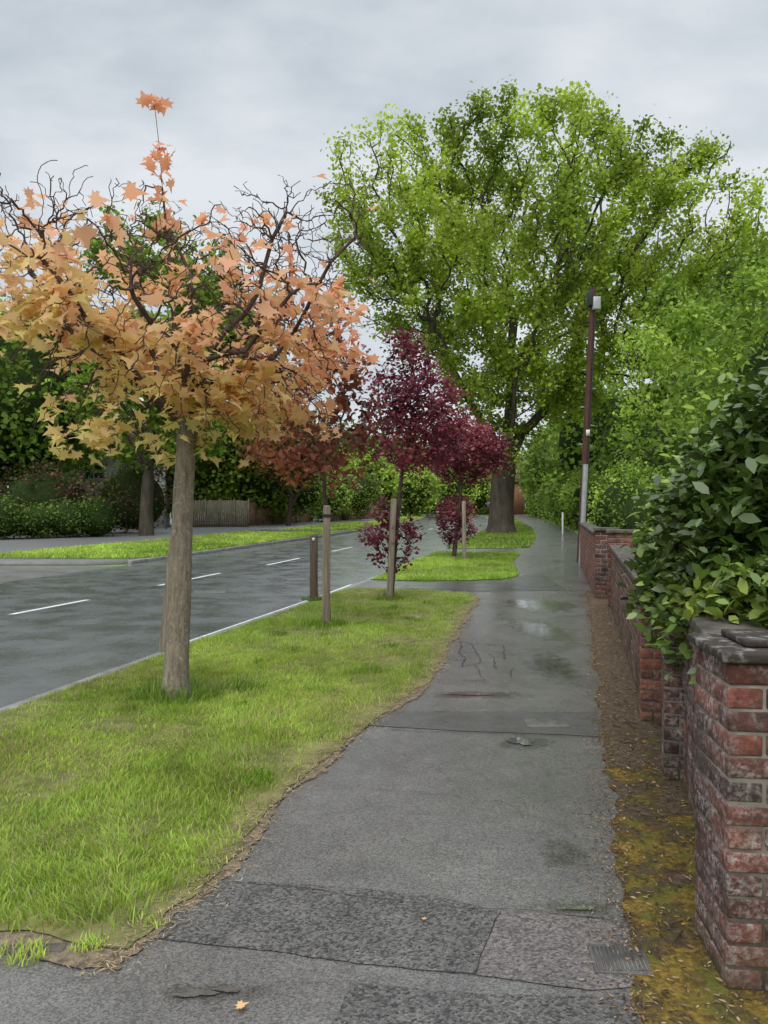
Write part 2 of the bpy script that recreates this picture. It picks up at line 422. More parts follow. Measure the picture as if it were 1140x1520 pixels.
sheet('pavement',strip(lambda y:R_(y)+.13,lambda y:W_(y)+.35,-8,130,1),0,M_path)
sheet('garden_lawn',strip(lambda y:W_(y)+.35,lambda y:W_(y)+60,-8,130,2),-.004,M_lawn)
def kerbmesh(name,f,y0,y1,w,side,ztop=.004):
    ys=np.arange(y0,y1,.915); L=[]
    for a,b in zip(ys[:-1],ys[1:]):
        xa,xb=f(a)+side*w/2,f(b)+side*w/2
        ln=math.hypot(xb-xa,b-a)
        L.append(((xa+xb)/2,(a+b)/2,(ztop-.13)/2,ln-.006,w,ztop+.13,math.atan2(b-a,xb-xa)))
    return boxes(name,L,M_kerb,bev=.012)
kerbmesh('kerb',R_,-7,125,.13,1)
kerbmesh('kerb',LK,21.5,125,.13,-1)
farp=[(LK(21.3)-1.2,21.3)]+[(LK(y)-.13,y) for y in np.arange(21.9,130,1.)]+[(-70,129),(-70,21.3)]
sheet('far_pavement',farp,0,asphalt('far_path_asphalt',.17,(1.,.98,.96),120,.25,.35,.6,.3,.15,film=.3),skirt=.12)
def rx(y,o): return R_(y)-o
V=[];lo=[];sz=[]
for a,b in [(11.6,13.4),(15.8,18.7),(21.2,24.),(27.5,30.3),(33.5,36.3),(39.5,42.3),(45.5,48.3),(5.5,8.3),(52,55),(58,61),(64,67)]:
    o=np.interp((a+b)/2,[5,12,16,23,30],[4.2,4.15,4.25,3.95,3.92]); w=.055
    k=len(V); V+=[(x,y,ZR+.004) for x,y in [(rx(a,o)-w,a),(rx(a,o)+w,a),(rx(b,o)+w,b),(rx(b,o)-w,b)]]; lo+=[k,k+1,k+2,k+3]; sz.append(4)
for y in np.arange(9,16,.5):
    k=len(V); V+=[(rx(y,.32),y,ZR+.004),(rx(y,.26),y,ZR+.004),(rx(y+.5,.26),y+.5,ZR+.004),(rx(y+.5,.32),y+.5,ZR+.004)]; lo+=[k,k+1,k+2,k+3]; sz.append(4)
mk('road_markings',V,lo,sz,M_paint)

# ---- verges
v1=[(L_(y),y) for y in [2.66,2.95,3.22,3.6,3.93,4.3,4.66,5.2,5.71,6.3,6.81,7.6,8.43,9.5,10.7,11.8,12.6]]+[(1.6,13.1),(1.42,13.5),(.7,14.),(-.3,14.3),(R_(14.1)+.14,14.1)]
v1+=[(R_(y)+.13,y) for y in np.arange(13.5,3.2,-.6)]+[(R_(3.)+.2,2.9),(-2.6,2.85),(-1.7,2.8),(-1.25,2.74)]
v2=[(R_(16)+.14,16.),(.8,15.7),(1.7,15.8),(2.5,16.1),(2.95,16.9),(3.15,18.2),(3.46,20.8),(3.9,22.8),(4.3,24.2),(3.9,24.7),(2.6,24.9),(R_(24.8)+.14,24.8)]+[(R_(y)+.13,y) for y in np.arange(24,16.2,-1)]
v3=[(R_(27.5)+.14,27.5),(4.4,27.6)]+[(L_(y),y) for y in np.arange(28.2,112,2)]+[(R_(y)+.13,y) for y in np.arange(111,28,-2)]
def ov(x0,x1,y0,y1): return strip(lambda y:LK(y)-x1,lambda y:LK(y)-x0,y0,y1,1.)
v4=[(LK(22)-.6,22.2),(LK(22)-7,22.6)]+[(LK(y)-5.6,y) for y in np.arange(24,45,1.)]+[(LK(44)-.14,44.4)]+[(LK(y)-.14,y) for y in np.arange(44,22.6,-1)]
v5=ov(.14,5.,48,68); v6=ov(.14,3.5,71,120)
verge=empty('grass_verge')
sheet('soil',dense(v1,.05,0),.012,M_soil,.05,.018,verge)
marg=[(L_(y)+.035+.035*float(nz(np.array([[y,0,0]]),6,61)[0])+.018*float(nz(np.array([[y,0,0]]),37,62)[0])+.012*float(nz(np.array([[y,0,0]]),110,63)[0]),y-.02) for y in np.arange(2.56,12.7,.02)]
marg+=[(L_(y)-.3,y) for y in np.arange(12.6,2.9,-.3)]+[(-1.3,3.0),(-3,3.2),(-3,2.8),(-1.7,2.72),(-1.25,2.64),(-1.02,2.56)]
sheet('dirt_margin',marg,.006,M_dirt,.03,.01,verge)
def grass(name,poly,dens,h,w,pal,parent,f=1.2,zb=.0,seed=0,thin=None,dryk=.4):
    P=np.array(poly); lo,hi=P.min(0),P.max(0); A=(hi-lo).prod(); n=int(A*dens)
    q=rng.random((n,2))*(hi-lo)+lo; q=q[inpoly(q,P)]
    if thin is not None: q=q[rng.random(len(q))<thin(q)]
    n=len(q); p3=np.c_[q,np.zeros(n)]
    clump=nz(p3,5,seed+1)+.6*nz(p3,14,seed+3)
    hh=h*(1+.4*clump)*rng.uniform(.5,1.4,n); hh=np.maximum(hh,h*.2)
    ww=w*rng.uniform(.6,1.3,n)
    a=rng.random(n)*6.283; lean=rng.uniform(.1,1.3,n)*hh
    la=np.where(rng.random(n)<.6,nz(p3,4,seed+2)*3+rng.normal(size=n)*.8,a)
    dx,dy=np.cos(la),np.sin(la); px,py=-np.sin(a)*ww/2,np.cos(a)*ww/2
    V=np.zeros((n,5,3))
    V[:,0]=np.c_[q[:,0]-px,q[:,1]-py,np.full(n,zb)]; V[:,1]=np.c_[q[:,0]+px,q[:,1]+py,np.full(n,zb)]
    mx,my=q[:,0]+dx*lean*.35,q[:,1]+dy*lean*.35
    V[:,2]=np.c_[mx+px*.8,my+py*.8,zb+hh*.6]; V[:,3]=np.c_[mx-px*.8,my-py*.8,zb+hh*.6]
    V[:,4]=np.c_[q[:,0]+dx*lean,q[:,1]+dy*lean,zb+hh]
    base=5*np.arange(n)[:,None]
    lo_=np.concatenate([base+np.array([0,1,2,3]),base+np.array([3,2,4])],1).ravel()
    cols=palette(n,pal,pos=p3,f=f,amp=.2,seed=seed,jit=.18)
    cols*=(1+.2*nz(p3,3.3,seed+30)+.15*nz(p3,17,seed+31))[:,None]
    pd=.06+dryk*np.clip(nz(p3,2.6,seed+7)+.4*nz(p3,11,seed+8)+.1,0,1)*np.interp(q[:,1],[3,7],[1.1,.5])
    dry=rng.random(n)<pd; cols[dry]=np.array([.52,.43,.21])*rng.uniform(.7,1.1,(dry.sum(),1))
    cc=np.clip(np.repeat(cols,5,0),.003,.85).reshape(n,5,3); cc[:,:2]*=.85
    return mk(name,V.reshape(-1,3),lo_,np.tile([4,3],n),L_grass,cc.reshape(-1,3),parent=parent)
GP=[(.2,.31,.04),(.3,.44,.055),(.4,.55,.085),(.49,.61,.115)]
def th1(q):
    p3=np.c_[q,np.zeros(len(q))]
    d=np.clip((L_(q[:,1])-q[:,0]-.01+.08*nz(p3,11,71))/.28,.04,1)*np.clip((q[:,1]-2.72+.05*nz(p3,11,72))/.2,.05,1)
    y=q[:,1]; dn=np.interp(y,[2.5,5,9,14],[1.,.7,.33,.2])
    return d*dn*np.clip(.92+.7*nz(p3,6,73),.2,1)
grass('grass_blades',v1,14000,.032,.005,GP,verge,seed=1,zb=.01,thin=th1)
for (tx,ty,tr,nn) in [(-1.66,6.2,.36,900),(-1.2,6.5,.2,250),(-.74,9.83,.28,800),(.09,12.6,.25,700),(-1.14,12.5,.2,500)]:
    k=16; c=[(tx+tr*math.cos(i*6.283/k)*(1+.2*math.sin(i*3)),ty+tr*math.sin(i*6.283/k)) for i in range(k)]
    grass('tuft',c,nn/(3.14*tr*tr)/1.3,.085,.007,[(.1,.19,.02),(.18,.32,.03),(.28,.43,.05)],verge,seed=4,zb=.01,dryk=.1)
for i in range(26):
    ty=rng.uniform(2.9,12); tx=rng.uniform(R_(ty)+.3,L_(ty)-.25); tr=rng.uniform(.06,.18); k=12
    c=[(tx+tr*math.cos(j*6.283/k)*(1+.3*math.sin(j*2+i)),ty+tr*math.sin(j*6.283/k)) for j in range(k)]
    grass('tuft',c,4500 if ty<6 else 2500,.05,.006,[(.14,.24,.025),(.23,.39,.035),(.33,.5,.05)],verge,seed=6,zb=.01,dryk=.1)
for (tx,ty,tr,nn) in [(-1.25,2.62,.1,350),(-1.03,2.68,.07,220),(-.86,2.82,.06,150),(-1.6,2.66,.09,200)]:
    k=12; c=[(tx+tr*math.cos(i*6.283/k),ty+tr*.7*math.sin(i*6.283/k)) for i in range(k)]
    grass('tuft',c,nn/(3.14*tr*tr)/1.3,.03,.005,GP,verge,seed=5,zb=.006)
def vergeobj(poly,dens,h,w,pal,seed):
    e=empty('grass_verge'); sheet('soil',poly,.012,M_lawn,.4,.04,e); grass('grass_blades',poly,dens,h,w,pal,e,f=.6,seed=seed,zb=.01,dryk=.25); return e
vergeobj(v2,1500,.06,.014,GP,11)
vergeobj(v3,240,.08,.035,[(.14,.23,.03),(.24,.36,.045),(.34,.48,.065)],12)
vergeobj(v4,300,.08,.035,GP,13); vergeobj(v5,110,.1,.06,GP,14); vergeobj(v6,50,.1,.08,GP,15)
boxes('edging_kerb',[(-1.9,2.66,-.005,.9,.05,.04,-.03),(-1.26,2.665,-.008,.3,.05,.04,.05)],M_cap,bev=.008)
for y0 in (31.,45.2):
    sheet('driveway',[(LK(y0)-5.7,y0+.6),(LK(y0)-.14,y0-.6),(LK(y0+2.2)-.14,y0+2.2),(LK(y0+2.2)-5.7,y0+3.)],.02,M_dark)

# ---- dirt strip
def ny(y,f,s): return float(nz(np.array([[y,0,0]]),f,s)[0])
ds=[(P_(y)-.02+.035*ny(y,5,31)+.02*ny(y,19,32)+.01*ny(y,60,33),y) for y in np.arange(1.6,14.,.035)]+[(W_(y)+.33,y) for y in np.arange(14,1.5,-.2)]
sheet('dirt_strip',ds,.005,M_litter)
PG=np.array(ds); q=rng.random((46000,2))*(PG.max(0)-PG.min(0))+PG.min(0); q=q[inpoly(q+np.array([.03,0])*rng.random((len(q),1)),PG)]; n_=len(q)
leaves('leaf_litter',np.c_[q,.008+.012*rng.random(n_)],rng.uniform(.006,.03,n_),T_oval*np.array([.8,1,.6]),
       palette(n_,[(.07,.045,.03),(.24,.15,.08),(.42,.29,.16),(.14,.09,.05)],w=[.3,.33,.22,.15]),L_lit,up=2.)
k=8000; ys=rng.uniform(2.2,13.5,k); xs=P_(ys)-np.abs(rng.normal(size=k))*.085
leaves('path_edge_litter',np.c_[xs,ys,.006+.006*rng.random(k)],rng.uniform(.005,.022,k),T_oval*np.array([.6,1,.3]),palette(k,[(.06,.04,.028),(.25,.16,.09),(.4,.28,.15)],w=[.4,.35,.25]),L_lit,up=3.)
k=11000; ys=rng.uniform(2.5,12.8,k); xs=L_(ys)-.01+rng.normal(size=k)*.065
leaves('straw_litter',np.c_[xs,ys,.01+.012*rng.random(k)],rng.uniform(.01,.035,k),T_oval*np.array([.3,1,.2]),
       palette(k,[(.44,.34,.2),(.3,.22,.13),(.14,.1,.06)],w=[.5,.35,.15]),L_lit,up=3.)
k=1100; ys=rng.uniform(1.8,9,k); xs=rng.uniform(-.9,2.2,k); ok=(xs>L_(ys)+.02)&(xs<P_(ys))
leaves('path_debris',np.c_[xs,ys,np.full(k,.008)][ok],rng.uniform(.004,.012,ok.sum()),T_oval,palette(int(ok.sum()),[(.06,.045,.03),(.2,.13,.07)],w=[.6,.4]),L_lit,up=3.)
tw=[]
for i in range(24):
    y=rng.uniform(2.6,7); x=rng.uniform(P_(y)+.05,W_(y)-.08); tw.append((x,y,.018,rng.uniform(.04,.12),.004,.004,rng.uniform(0,3.14)))
boxes('fallen_twigs',tw,M_twig)
fl=np.array([[-.44,2.35,.012],[.15,2.85,.012]])
leaves('fallen_leaves',fl,np.array([.045,.022]),T_maple,palette(2,[(.7,.42,.2)]),L_lit,up=4.)

# ---- pavement patches
sheet('pavement_patch',[(-.7,3.16),(-.25,3.12),(.2,3.03),(.43,2.93),(.3,2.53),(0,2.57),(-.4,2.66),(-.88,2.75),(-.85,2.95)],.004,M_patch,.03,.006)
sheet('pavement_patch',[(.435,2.93),(.8,2.88),(.88,2.8),(.86,2.46),(.65,2.44),(.3,2.525)],.004,M_patch2,.03,.005)
sheet('pavement_patch',[(-.1,2.48),(.35,2.42),(.86,2.4),(.83,1.6),(-.2,1.6),(-.18,2.2)],.004,M_patch,.03,.006)
sheet('pavement_patch',[(.03,5.75),(1.6,5.72),(1.5,5.12),(1.0,5.2),(.4,5.28),(-.12,5.4)],.004,M_dark,.03,.006)
sheet('pavement_patch',[(1.7,13.8),(3.3,14),(3.6,17.5),(2.9,16.7),(2.5,15.9),(.5,15.5),(.3,14.4)],.004,M_dark,.08,.01)
def blob(cx,cy,rx_,ry_,s):
    a=np.linspace(0,6.283,64,endpoint=False); r=1+.16*np.sin(2*a+s)+.13*np.sin(3*a+2*s)+.09*np.sin(5*a+s*3)+.07*np.sin(9*a+s)+.04*np.sin(17*a+2*s)
    return [(cx+rx_*r_*math.cos(t),cy+ry_*r_*math.sin(t)) for t,r_ in zip(a,r)]
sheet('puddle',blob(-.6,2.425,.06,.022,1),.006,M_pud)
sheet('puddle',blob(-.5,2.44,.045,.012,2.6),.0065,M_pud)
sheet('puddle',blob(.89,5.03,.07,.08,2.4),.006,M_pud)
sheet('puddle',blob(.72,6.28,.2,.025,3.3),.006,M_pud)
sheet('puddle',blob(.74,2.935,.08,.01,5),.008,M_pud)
V=[];lo=[];sz=[]
def crack(p,q,w,seg=14,am=.03,s=0):
    r=np.random.default_rng(s); p=np.array(p);q=np.array(q); d=q-p; nn=np.array([-d[1],d[0]])/np.linalg.norm(d)
    t=np.linspace(0,1,seg); o=np.cumsum(r.normal(size=seg))*am*.4; o-=o[-1]*t
    ww=w*r.uniform(.25,1.,seg)
    for i in range(seg-1):
        a=p+d*t[i]+nn*o[i]; b=p+d*t[i+1]+nn*o[i+1]; w0=ww[i];w1_=ww[i+1]; k=len(V)
        V.extend([(a[0]-nn[0]*w0,a[1]-nn[1]*w0,.0065),(a[0]+nn[0]*w0,a[1]+nn[1]*w0,.0065),(b[0]+nn[0]*w1_,b[1]+nn[1]*w1_,.0065),(b[0]-nn[0]*w1_,b[1]-nn[1]*w1_,.0065)])
        lo.extend([k,k+1,k+2,k+3]); sz.append(4)
r_=np.random.default_rng(5); gx=[]
for i in range(4):
    for j in range(5): gx.append((.72+i*.16+.03*j+r_.normal()*.04,6.9+j*.42+r_.normal()*.09))
for i in range(4):
    for j in range(5):
        if i<3 and r_.random()<.65: crack(gx[i*5+j],gx[(i+1)*5+j],.006,9,.02,i*9+j)
        if j<4 and r_.random()<.65: crack(gx[i*5+j],gx[i*5+j+1],.005,11,.02,i*9+j+50)
crack((-.9,2.42),(.0,2.5),.001,30,.015,21); crack((-.2,2.5),(.1,2.35),.001,14,.015,22); crack((.05,5.28),(1.5,5.1),.004,40,.012,23); crack((.03,5.76),(1.6,5.73),.004,40,.012,24)
crack((-.3,4.2),(.6,4.0),.0013,34,.03,25); crack((-.7,3.17),(.43,2.93),.0018,40,.008,26); crack((.43,2.93),(.86,2.86),.003,26,.008,27)
crack((.1,4.8),(.9,3.6),.001,34,.03,29); crack((.44,2.92),(.3,2.53),.0025,20,.008,30)
mk('pavement_cracks',V,lo,sz,M_crack)
dc=empty('drain_cover',(.8,2.6,0))
boxes('frame',[(0,0,.004,.19,.16,.012,-.1)],M_iron,dc,bev=.002)
boxes('bars',[(-.08+.0145*i,0,.011,.007,.135,.005,-.1) for i in range(12)],M_iron,dc)
boxes('manhole_cover',[(1.15,5.45,.005,.3,.22,.006,0)],M_iron,bev=.002)
boxes('manhole_cover',[(rx(14.6,2.6),14.6,ZR+.005,.6,.6,.008,.2)],M_iron,bev=.002)

# ------------------------------------------------------------------ brick walls
BC=[(.2,.065,.048),(.15,.052,.043),(.22,.077,.056),(.1,.042,.038),(.17,.072,.06)]
def brickrow(name,p0,p1,h,t,parent,mat,course=.075,zt=0,pal=BC,seed=0):
    r=np.random.default_rng(seed); p0=np.array(p0);p1=np.array(p1); d=p1-p0; Ln=np.linalg.norm(d); u=d/Ln; nn=np.array([u[1],-u[0]]); ang=math.atan2(u[1],u[0])
    L=[];C=[]; nc=int(round(h/course))
    for c in range(nc):
        s=-(.1125 if c%2 else 0)
        while s<Ln:
            a=max(s,0)+.005; b=min(s+.225,Ln)-.005; s+=.225
            if b-a<.02: continue
            m_=(a+b)/2; ce=p0+u*m_+nn*t/2
            L.append((ce[0],ce[1],zt+c*course+course/2+r.normal()*.0012,b-a-abs(r.normal())*.003,t+r.uniform(-.004,.005),course-.01-abs(r.normal())*.0015,ang+r.normal()*.006)); C.append(np.array(pal[r.integers(len(pal))])*r.uniform(.55,1.25))
    boxes('bricks',L,mat,parent,C,bev=.005)
    ce=(p0+p1)/2+nn*t/2
    boxes('mortar',[(ce[0],ce[1],zt+nc*course/2-.003,Ln-.012,t-.01,nc*course-.004,ang)],M_mortar,parent)
    return nc*course
def pier(name,x0,y0,w,dpt,h,parent,mat,ang=0.,pal=BC,seed=0,course=.075):
    r=np.random.default_rng(seed); L=[];C=[]; nc=int(round(h/course)); ca,sa=math.cos(ang),math.sin(ang)
    for c in range(nc):
        s=.5; s2=.5 if not c%2 else .3
        xs=[0,w*s,w] if (c%2 or w<.3) else [0,w*.25,w*.75,w]
        ys_=[0,dpt*s2,dpt]
        for i in range(len(xs)-1):
            for j in range(2):
                a,b=xs[i]+(.005 if i else 0),xs[i+1]-(.005 if i<len(xs)-2 else 0); e,f_=ys_[j]+(.005 if j else 0),ys_[j+1]-(0 if j else .005)
                lx,ly=(a+b)/2,(e+f_)/2
                L.append((x0+lx*ca-ly*sa,y0+lx*sa+ly*ca,c*course+course/2+r.normal()*.0012,b-a+r.uniform(-.004,.004),f_-e+r.uniform(-.004,.004),course-.01-abs(r.normal())*.0015,ang+r.normal()*.008)); C.append(np.array(pal[r.integers(len(pal))])*r.uniform(.55,1.25))
    boxes('pier_bricks',L,mat,parent,C,bev=.006)
    lx,ly=w/2,dpt/2
    boxes('pier_mortar',[(x0+lx*ca-ly*sa,y0+lx*sa+ly*ca,nc*course/2-.003,w-.01,dpt-.01,nc*course-.004,ang)],M_mortar,parent)
    return nc*course,(x0+lx*ca-ly*sa,y0+lx*sa+ly*ca)
def cap(c,w,d,z,t,ang,parent,mat):
    boxes('coping',[(c[0],c[1],z+t/2,w,d,t,ang)],mat,parent,bev=.006)
w1=empty('garden_wall')
A1=-math.atan2(.57,1.84)
h,c=pier('p',1.095,2.44,.44,.36,1.05,w1,M_brick,A1*.35,seed=1); cap(c,.485,.405,h+.002,.03,A1*.35,w1,M_capw); cap((c[0]+.03,c[1]+.03),.33,.25,h+.034,.022,A1*.35,w1,M_capw)
h=brickrow('b',(1.24,2.80),(1.66,4.26),.975,.215,w1,M_brick,seed=2,pal=[(.2,.075,.055),(.15,.06,.05),(.24,.1,.075),(.13,.055,.048)])
cx,cy=(1.24+1.66)/2+.1,(2.8+4.26)/2-.03
boxes('wall_coping',[(cx,cy,h+.028,1.48,.27,.05,math.atan2(1.46,.42))],M_cap,w1,bev=.008)
h,c=pier('p',1.575,4.32,.34,.34,.9,w1,M_brick,A1,pal=[(.1,.05,.04),(.14,.06,.045),(.08,.045,.04)],seed=3); cap(c,.38,.38,h+.002,.04,A1,w1,M_cap)
w2=empty('garden_wall')
A2=-math.atan2(1.53,5.8)
RB=[(.28,.085,.052),(.22,.07,.047),(.17,.058,.042)]
h,c=pier('p',1.84,5.5,.34,.34,1.05,w2,M_brick2,A2,seed=4,pal=RB); cap(c,.4,.4,h+.002,.05,A2,w2,M_cap)
h=brickrow('b',(1.97,5.84),(3.42,11.6),.9,.215,w2,M_brick2,seed=5,pal=[(.16,.08,.06),(.2,.095,.065),(.12,.07,.05),(.24,.12,.08)])
u=np.array([1.45,5.76]);u/=np.linalg.norm(u); nn=np.array([u[1],-u[0]])
L=[]
for i in range(13):
    q_=np.array([1.97,5.84])+u*(.23+i*.456)+nn*.1075; L.append((q_[0],q_[1],h+.03,.448,.27,.055,math.atan2(u[1],u[0])))
boxes('wall_coping',L,M_cap,w2,bev=.012)
h,c=pier('p',3.4,11.66,.4,.36,1.13,w2,M_brick2,A2,seed=6,pal=RB); cap(c,.46,.44,h+.002,.05,A2,w2,M_cap)
h=brickrow('b',(3.86,11.8),(5.4,11.5),1.05,.215,w2,M_brick2,seed=7,course=.15)
w3=empty('garden_wall')
h=brickrow('b',(3.56,13.),(5.15,20.2),1.05,.215,w3,M_brick2,seed=8,pal=[(.28,.1,.065),(.23,.085,.055)])
u=np.array([1.59,7.2]);u/=np.linalg.norm(u); nn=np.array([u[1],-u[0]]);q_=np.array([3.56,13.])+u*3.7+nn*.107
boxes('wall_coping',[(q_[0],q_[1],h+.028,7.4,.27,.05,math.atan2(u[1],u[0]))],M_cap,w3,bev=.01)
h,c=pier('p',3.5,12.75,.36,.34,1.1,w3,M_brick2,A2,seed=9); cap(c,.42,.42,h+.002,.05,A2,w3,M_cap)

# ------------------------------------------------------------------ laurel hedge
EH=[(2.3,4.2,1.3,.76,1.2,.76),(2.5,3.8,1.72,.88,.95,.62),(2.45,5.1,1.15,.6,.9,.7)]
EL=[(1.98,3.8,1.06,.42,.8,.34),(1.72,4.15,1.0,.24,.55,.36),(1.6,3.75,1.06,.17,.5,.27),(1.75,4.6,1.1,.2,.4,.35)]
def clipw(c):
    return ~((c[:,0]<W_(c[:,1])+.2)&(c[:,2]<1.02)&((c[:,1]<3.35)|(rng.random(len(c))<.15)))
LP=[(.045,.07,.014),(.08,.135,.024),(.14,.225,.04),(.34,.42,.08)]
TL=T_oval*np.array([1.2,1,1.])
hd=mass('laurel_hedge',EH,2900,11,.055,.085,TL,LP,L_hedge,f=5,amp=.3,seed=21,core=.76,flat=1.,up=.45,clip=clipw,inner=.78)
mass('laurel_hedge',EL,620,11,.055,.082,TL,LP,L_hedge,f=5,amp=.3,seed=24,core=0,flat=1.,up=.45,clip=clipw,inner=.2,root=hd)
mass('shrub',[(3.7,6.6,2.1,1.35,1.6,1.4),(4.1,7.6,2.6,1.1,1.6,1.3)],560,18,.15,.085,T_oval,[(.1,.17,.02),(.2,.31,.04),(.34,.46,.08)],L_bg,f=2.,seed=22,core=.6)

# ------------------------------------------------------------------ orange maple
FX,FYY,FZ=-1.62,6.2,2.3
trunk=[(-1.68,6.2,-.02,.155),(-1.68,6.2,.04,.132),(-1.68,6.2,.1,.113),(-1.675,6.2,.18,.102),(-1.67,6.2,.35,.095),(-1.66,6.205,.6,.093),(-1.65,6.2,.8,.09),(-1.645,6.2,1.0,.089),(-1.63,6.195,1.3,.085),(-1.615,6.2,1.65,.083),(-1.595,6.2,1.95,.08),(-1.585,6.2,2.15,.083),(-1.6,6.2,2.3,.088)]
TN=len(trunk)
ex=[]
def limb(az,rad,zt,k=9,curl=.25,s=0):
    r=np.random.default_rng(s); out=[]
    for i in range(1,k+1):
        t=i/k; rr=rad*(t**.85); z=FZ+zt*(.72*t**.85+.28*t**3)
        a=az+curl*math.sin(t*4+s); w=.04*math.sin(t*11+s*2)
        out.append((FX+rr*math.cos(a)+w,FYY+rr*math.sin(a)+w,z+r.normal()*.03))
    return out
for i,(az,ra,zt) in enumerate([(3.1,1.42,1.35),(.05,1.4,1.3),(2.5,1.15,1.7),(.65,1.15,1.75),(-.7,1.2,.95),(-2.3,1.25,.9),(1.4,1.3,1.5),(-1.4,1.0,.75),(3.6,1.1,1.3),(1.9,.8,1.8),(-.2,.85,1.6)]):
    ex.append((TN-1 if i%2 else TN-2,limb(az,ra,zt,s=i)))
ex.append((TN-1,[(-1.63,6.2,2.6),(-1.68,6.2,2.9),(-1.71,6.22,3.3),(-1.74,6.2,3.7),(-1.78,6.2,4.1),(-1.8,6.2,4.4),(-1.84,6.2,4.75)]))
EM=[(-1.62,6.2,2.8,1.5,1.4,.6),(-1.62,6.2,2.65,1.35,1.3,.65),(-2.1,6.0,2.2,.75,.8,.35),(-1.0,6.1,2.3,.85,.8,.42)]
mroot=empty('maple_tree',(-1.66,6.2,0)); off=np.array([-1.66,6.2,0])
P0=[np.array(t[:3])-off for t in trunk]; par0=[-1]+list(range(TN-1))
for br in ex:
    s=br[0]
    for q_ in br[1]: P0.append(np.array(q_)-off); par0.append(s); s=len(P0)-1
att=ellpts(EM,1500)
a=rng.random(1600)*6.283; rr=rng.uniform(.3,1.6,1600); up_=np.c_[FX+rr*np.cos(a),FYY+rr*np.sin(a),rng.uniform(3.1,4.0,1600)+.14*np.cos(a*3)+.12*rr]
up_[:,2]-=.42*np.maximum(0,6.2-up_[:,1])
att=np.r_[att,up_]-off
P,par=colonise(att,P0,par0,.042,.5,.062,110,wob=.36,grav=.1)
R=radii(P,par,.0028,2.05,.075)
for i,t in enumerate(trunk): R[i]=t[3]
tubes('trunk',P[:TN],par[:TN],R[:TN],M_bark,24,mroot,.06)
par2=par.copy(); par2[:TN]=-1
R2=R.copy(); R2[:TN]=.055
tubes('branches',P,par2,R2,M_twig,6,mroot,.05)
G=P+off; z=G[:,2]
wz=np.interp(z,[1.8,2.2,2.9,3.15,3.45,3.8,5],[1.4,1.3,1.,.5,.15,.03,.02])
wz*=np.interp(G[:,0],[-3,-2.2,-1.6],[1.4,1.1,1.])
cand=np.where((R<.011))[0]; w=wz[cand]*np.clip(.12+1.6*nz(G[cand],5.,41),.01,1.5)
w/=w.sum()
nl=2100; k=rng.choice(cand,nl,p=w); pos=P[k]+rng.normal(size=(nl,3))*np.array([.06,.06,.035]); pos[:,2]-=.03
sp=[(-2.85,6.3,3.72),(-2.7,6.0,3.8),(-2.95,6.4,3.55),(-1.25,6.1,3.45),(-.9,6.2,3.35),(-1.0,6.,3.75),(-.35,6.2,3.2),(-2.2,6.3,3.4),(-3.0,6.2,3.3),(-3.1,6.3,3.1)]
sq=np.concatenate([np.array(s_)+rng.normal(size=(16,3))*np.array([.14,.12,.08]) for s_ in sp])-off
ld=np.array([(-1.84+rng.normal()*.045,6.2+rng.normal()*.045,zz) for zz in np.r_[rng.uniform(4.7,4.82,8),rng.uniform(4.15,4.45,16),rng.uniform(3.7,4.05,12)]])-off
ld[:,0]+=np.interp(ld[:,2],[3.7,4.8],[.1,0])+rng.normal(size=len(ld))*np.interp(ld[:,2],[4.1,4.5],[.08,.0]); pos=np.r_[pos,sq,ld]; nl=len(pos)
PO=np.array([(.87,.43,.28),(.89,.5,.31),(.89,.57,.32),(.86,.63,.29),(.78,.67,.25)])
x=np.clip(.5-.5*(pos[:,2]-2.7)+.25*nz(pos,2.5,44)+rng.normal(size=nl)*.17-(.12*(pos[:,0])),0,.999)*4
i_=x.astype(int); fr=(x-i_)[:,None]; cols=(PO[i_]*(1-fr)+PO[np.minimum(i_+1,4)]*fr)*(1+.1*rng.normal(size=(nl,1)))
leaves('leaves',pos,.138*rng.uniform(.6,1.25,nl),T_maple,np.clip(cols,.02,.92),L_maple,up=.55,parent=mroot,droop=.35,curl=.35)

# ------------------------------------------------------------------ stakes & young trees
def stake(name,x,y,h,w,mat,lean=(0,0)):
    r=empty(name,(x,y,0)); hw=w/2
    V=[];F=[];lv=[0,.3*h,.7*h,h-.03,h]
    for i,zz in enumerate(lv):
        s=hw*(1 if i<4 else .72); ox,oy=lean[0]*zz/h,lean[1]*zz/h
        for a,b in ((-1,-1),(1,-1),(1,1),(-1,1)): V.append((ox+a*s+.003*math.sin(i*5+a),oy+b*s+.003*math.cos(i*3+b),zz-.02))
    for i in range(4):
        for j in range(4): F+= [i*4+j,i*4+(j+1)%4,i*4+4+(j+1)%4,i*4+4+j]
    F+=[16,17,18,19]
    mk('post',V,F,[4]*17,mat,parent=r); return r
s=stake('tree_stake',-.74,9.83,1.57,.095,M_stake,(.01,0)); boxes('rubber_tie',[(0.01,.06,1.42,.11,.24,.035,0)],M_black,s,bev=.004)
stake('tree_stake',.09,12.6,1.68,.1,M_stake,(.07,0)); stake('tree_stake',2.3,22.,1.7,.11,M_stake,(-.02,0)); stake('tree_stake',-2.33,8.15,1.25,.1,M_stake,(.12,0))
b=stake('timber_bollard',-1.14,12.5,1.1,.12,M_dkwood); boxes('reflector',[(0,-.066,1.0,.04,.008,.05,0)],M_white,b)
CP=[(.12,.035,.025),(.24,.07,.035),(.34,.11,.05),(.24,.17,.05)]
